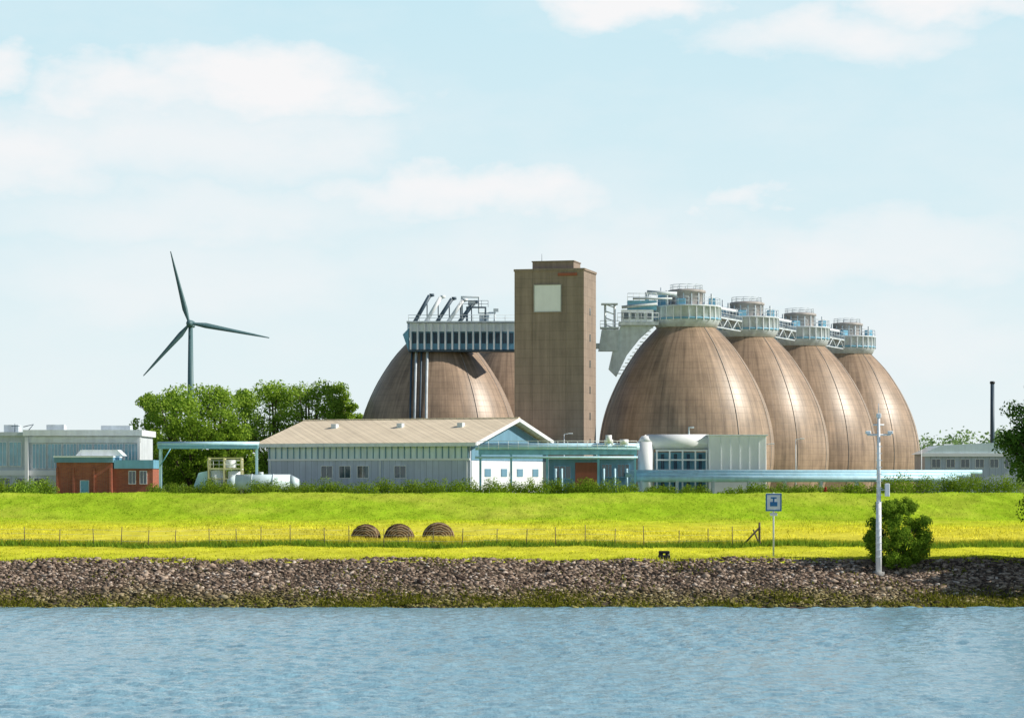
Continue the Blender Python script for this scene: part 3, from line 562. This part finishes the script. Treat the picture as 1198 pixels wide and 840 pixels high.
for (px,top,D) in [(931,514,345),(896,520,350),(1078,520,350),(660,508,340)]:
    g=G('street_lamp',(X(px,D),D,GZ)); H=Z(top,D)-GZ
    g.cyls('pole',[((0,0,0),(0,0,H),.09,.05),((0,0,H),(.7,0,H+.1),.05,.04)],M['white'],8); g.box('lamp_head',(.85,0,H+.1),(.6,.25,.12),M['offwhite'],.03)
g=G('fire_hydrant',(X(966,320),320,5.9)); g.cyls('body',[((0,0,-.3),(0,0,.9),.16,.16),((0,0,.9),(0,0,1.1),.2,.06),((-.3,0,.65),(.3,0,.65),.09,.09)],M['red'],12)

# ---------------------------------------------------------------- wind turbine
D=1100; g=G('wind_turbine',(X(223,D),D,GZ)); hz=Z(379,D)-GZ
g.cyls('tower',[((0,0,0),(0,0,hz-1),1.9,.95)],M['turb'],24)
g.boxes('nacelle',[((0,1.5,hz),(2.6,8,2.8))],M['turb'],.4)
b=bmesh.new(); bmesh.ops.create_uvsphere(b,u_segments=16,v_segments=10,radius=1.5,matrix=Matrix.Translation((0,-3.4,hz))@Matrix.Diagonal((1,1.4,1,1))); g.bm('hub',b,M['turb'],True)
for (ex,ey) in [(201,295),(316,396),(169,440)]:
    dx=(ex-223); dz=-(ey-379); Lb=math.hypot(dx,dz)*D/F; d=Vector((dx,0,dz)).normalized(); nrm=Vector((-d.z,0,d.x))
    st=[(0,.55,.6),(.06,.6,.5),(.2,1.15,.4),(.5,.8,.25),(.8,.5,.14),(1,.2,.05)]; vs=[];fs=[]
    for t,c_,th in st:
        p_=Vector((0,-3.6,hz))+d*(t*Lb)
        for sx,sy in ((-.35,0),(0,-1),(.65,0),(0,1)): vs.append(tuple(p_+nrm*(sx*c_*2)+Vector((0,sy*th,0))))
    for i in range(5):
        for j in range(4): fs.append((i*4+j,i*4+(j+1)%4,(i+1)*4+(j+1)%4,(i+1)*4+j))
    g.mesh('blade',np_mesh('blade',vs,fs,M['turb'],True))

# ---------------------------------------------------------------- fence
g=G('wire_fence',(0,200,0)); lst=[]; r=random.Random(5); x=-46
poss=[]
while x<X(890,200):
    z=float(h(x,200)); t=r.uniform(1.3,1.7); lst.append(((x,0,z-.2),(x+r.uniform(-.1,.1),r.uniform(-.1,.1),z+t),.035,.03)); poss.append((x,z)); x+=r.choice([1.9,2.1,2.3,2.7])
g.cyls('posts',lst,M['wood'],7)
for q_ in (.5,.95,1.3): g.tube('wire',[(x,0,z+q_) for x,z in poss],.006,M['steel'])
xe,ze=poss[-1]; g.cyls('corner_brace',[((xe,0,ze-.2),(xe,0,ze+1.9),.09,.08),((xe-1.4,0,ze),(xe,0,ze+1.5),.07,.07),((xe,0,ze+.2),(xe-.4,.8,ze+1.3),.06,.06)],M['wood'],8)

# hay bales
hm=bpy.data.materials.new('hay'); nt,N,L=nodes(hm)
o=N('ShaderNodeOutputMaterial'); p=N('ShaderNodeBsdfDiffuse'); L(p.outputs[0],o.inputs[0]); tc=N('ShaderNodeTexCoord').outputs['Object']
w=N('ShaderNodeTexWave'); w.wave_type='RINGS'; w.rings_direction='Z'; w.inputs['Scale'].default_value=1.6; w.inputs['Distortion'].default_value=5; w.inputs['Detail'].default_value=3; L(tc,w.inputs[0])
nn=noise(nt,tc,7,5,.8); f_=math_(nt,'ADD',math_(nt,'MULTIPLY',w.outputs[1],.35),math_(nt,'MULTIPLY',nn.outputs[0],.65))
L(ramp(nt,f_,[(.25,(.05,.03,.02)),(.5,(.20,.13,.075)),(.75,(.55,.42,.26))]),p.inputs[0])
bb=N('ShaderNodeBump'); bb.inputs['Distance'].default_value=.15; L(nn.outputs[0],bb.inputs['Height']); L(bb.outputs[0],p.inputs['Normal'])
for i,(px,ww) in enumerate(((428,33),(467,34),(513,37))):
    D=208; R=ww/2*D/F; zc=Z(630,D); g=G('hay_bale',(X(px,D),D,zc),random.uniform(-12,12))
    pf=[(0.01,-.72),(.2*R,-.66),(.35*R,-.74),(.5*R,-.68),(.65*R,-.75),(.8*R,-.7),(.92*R,-.74),(R,-.62),(R*1.02,-.3),(R*.99,0),(R*1.02,.3),(R,.62),(.9*R,.74),(.01,.7)]
    ob=g.lathe('bale',pf,hm,36,smooth=True); ob.rotation_euler=(math.radians(90),0,0)
    for vv in ob.data.vertices: vv.co*=1+random.uniform(-.03,.03)
    g.tube('twine',[(R*1.03*math.cos(a),.2,R*1.03*math.sin(a)) for a in np.linspace(0,6.28,28)],.02,M['wood'])
nb_=5000; xb=rng.uniform(X(400,207),X(545,207),nb_); yb=rng.uniform(204.5,207,nb_)
blades('tall_grass',xb,yb,rng.uniform(.25,.75,nb_),rng.uniform(.05,.12,nb_),bm_)

# waterway sign
D=175; g=G('waterway_sign',(X(905,D),D,2.6)); zt=Z(577,D)-2.6; zb=Z(598,D)-2.6; c=(zt+zb)/2
g.cyls('post',[((0,.06,-.3),(0,.06,zt+.05),.06,.06)],M['steel'],10)
g.box('board',(0,-.03,c),(1.08,.05,zt-zb),M['white'],.02)
g.boxes('border',[((0,-.065,zt-.06),(1.08,.02,.09)),((0,-.065,zb+.06),(1.08,.02,.09)),((-.5,-.066,c),(.09,.02,1.02)),((.5,-.066,c),(.09,.02,1.02))],M['signblue'])
g.boxes('symbol',[((0,-.07,c-.12),(.5,.02,.3)),((0,-.07,c+.18),(.1,.02,.34)),((0,-.071,c+.3),(.4,.02,.09))],M['signblue'])
g.box('sub_plate',(0,-.03,zb-.2),(.5,.04,.22),M['white'],.01); g.boxes('clamps',[((0,.03,zb+.2),(.2,.12,.06)),((0,.03,zt-.2),(.2,.12,.06))],M['steel'])
D=167.4; g=G('radar_lamp_mast',(X(1028,D),D,2.0)); H=Z(488,D)-2.0
g.cyls('pole',[((0,0,-.6),(0,0,H*.45),.2,.17),((0,0,H*.45),(0,0,H),.15,.09)],M['white'],14)
g.cyls('crossarms',[((-.75,0,H-1.15),(.8,0,H-1.15),.06,.06),((-.35,0,H-.5),(.35,0,H-.5),.05,.05)],M['white'],8)
g.boxes('lamp_heads',[((-.7,-.05,H-1.0),(.34,.3,.22)),((.75,-.05,H-1.0),(.34,.3,.22)),((0,0,H+.1),(.3,.3,.3))],M['offwhite'],.04)
g.cyls('antenna',[((0,0,H+.2),(0,0,H+.9),.03,.02)],M['steel'],6)
g.boxes('rungs',[((0,-.2,.9+.45*i),(.4,.04,.04)) for i in range(17)],M['offwhite']); g.box('cabinet',(.55,-.05,Z(573,D)-2.0),(.3,.25,.85),M['white'],.03); g.cyls('cabinet_bracket',[((0,0,Z(573,D)-2.0),(.5,0,Z(573,D)-2.0),.04,.04)],M['steel'],6)
g.cyls('base_plate',[((0,0,-.5),(0,0,-.05),.42,.38)],M['concrete'],16)
D=171.5; g=G('mooring_bollard',(X(777,D),D,2.6)); g.cyls('stem',[((-.22,0,-.2),(-.22,0,.45),.16,.15),((.22,0,-.2),(.22,0,.45),.16,.15)],M['black'],14); g.boxes('cap',[((0,0,.5),(.75,.34,.18))],M['black'],.05); g.box('plinth',(0,0,.1),(.8,.6,.4),M['black'],.03)

# ---------------------------------------------------------------- world, sun
AZ=math.radians(94); EL_=math.radians(34)
W_=bpy.data.worlds.new('World'); S.world=W_; W_.use_nodes=True; nt=W_.node_tree; nt.nodes.clear(); N=nt.nodes.new; L=nt.links.new
ST=.065
o=N('ShaderNodeOutputWorld'); bg=N('ShaderNodeBackground'); bg.inputs[1].default_value=ST; L(bg.outputs[0],o.inputs[0])
sk=N('ShaderNodeTexSky'); sk.sky_type='NISHITA'; sk.sun_disc=False; sk.sun_elevation=EL_; sk.sun_rotation=AZ; sk.dust_density=.4; sk.ozone_density=1.5; sk.air_density=1
tc=N('ShaderNodeTexCoord').outputs['Generated']; 
n1=noise(nt,mapping(nt,tc,(1,0.3,1.8)),26,7,.56)
wv=N('ShaderNodeVectorMath'); wv.operation='MULTIPLY_ADD'; sub=N('ShaderNodeVectorMath'); sub.operation='SUBTRACT'; L(n1.outputs['Color'],sub.inputs[0]); sub.inputs[1].default_value=(.5,.5,.5)
L(sub.outputs[0],wv.inputs[0]); wv.inputs[1].default_value=(.10,0,.035); L(tc,wv.inputs[2])
sp=N('ShaderNodeSeparateXYZ'); L(wv.outputs[0],sp.inputs[0])
EL=[(330,105,190,50,1.0),(180,115,120,38,.8),(20,95,80,30,.85),(60,185,150,55,.75),(230,170,260,65,.7),(540,228,210,34,.85),(250,255,280,45,.5),(730,12,120,32,.9),(980,55,180,40,.75),(1110,15,120,34,.9),(862,237,50,20,.6),(1030,295,240,45,.55),(700,300,340,60,.4),(200,330,300,60,.35),(1000,400,300,60,.35)]
acc=None
for (a,b_,ra,rb,wt) in EL:
    ux=math_(nt,'DIVIDE',math_(nt,'SUBTRACT',sp.outputs[0],(a-CX)/F),ra/F); vz=math_(nt,'DIVIDE',math_(nt,'SUBTRACT',sp.outputs[2],(HY-b_)/F),rb/F)
    e=math_(nt,'SUBTRACT',1.0,math_(nt,'ADD',math_(nt,'MULTIPLY',ux,ux),math_(nt,'MULTIPLY',vz,vz)),True)
    e=math_(nt,'MULTIPLY',e,wt); acc=e if acc is None else math_(nt,'MAXIMUM',acc,e)
n2=noise(nt,mapping(nt,tc,(1,1,2.4)),9,6,.6)
amb=math_(nt,'MULTIPLY',math_(nt,'SUBTRACT',n2.outputs[0],.44),1.0,True)
msk=math_(nt,'ADD',math_(nt,'MULTIPLY',acc,1.05),amb,True)
k_=1/ST
sz=N('ShaderNodeSeparateXYZ'); L(tc,sz.inputs[0])
mr=N('ShaderNodeMapRange'); mr.interpolation_type='SMOOTHSTEP'; L(sz.outputs[2],mr.inputs[0]); mr.inputs[1].default_value=.188; mr.inputs[2].default_value=.30; mr.inputs[3].default_value=1.0; mr.inputs[4].default_value=.0
hz_=N('ShaderNodeMapRange'); L(sz.outputs[2],hz_.inputs[0]); hz_.inputs[1].default_value=.0; hz_.inputs[2].default_value=.19
haze=mixc(nt,(.86,.94,.955),(.60,.84,.93),hz_.outputs[0])
hazev=N('ShaderNodeVectorMath'); hazev.operation='SCALE'; L(haze,hazev.inputs[0]); hazev.inputs['Scale'].default_value=k_
m2=math_(nt,'MULTIPLY',mr.outputs[0],.95)
base=mixc(nt,sk.outputs[0],hazev.outputs[0],m2)
cloudf=math_(nt,'MULTIPLY',msk,math_(nt,'ADD',math_(nt,'MULTIPLY',mr.outputs[0],.85),.15))
cl=N('ShaderNodeVectorMath'); cl.operation='SCALE'; cl.inputs[0].default_value=(.93,.93,.94); cl.inputs['Scale'].default_value=k_
col=mixc(nt,base,cl.outputs[0],cloudf); L(col,bg.inputs[0])
sd=bpy.data.lights.new('sun','SUN'); sd.energy=5; sd.angle=math.radians(.5); sd.color=(1,.93,.82)
so=link(bpy.data.objects.new('sun',sd)); dv=Vector((math.sin(AZ)*math.cos(EL_),math.cos(AZ)*math.cos(EL_),math.sin(EL_))); so.rotation_euler=dv.to_track_quat('Z','Y').to_euler()

cam=bpy.data.cameras.new('camera'); co=link(bpy.data.objects.new('camera',cam)); co.location=(0,0,CH); co.rotation_euler=(math.radians(90),0,0)
cam.sensor_width=36; cam.lens=F/1198*36; cam.shift_y=(HY-420)/1198; cam.clip_start=1; cam.clip_end=20000; S.camera=co
S.view_settings.view_transform='Standard'; S.view_settings.look='None'; S.view_settings.exposure=0
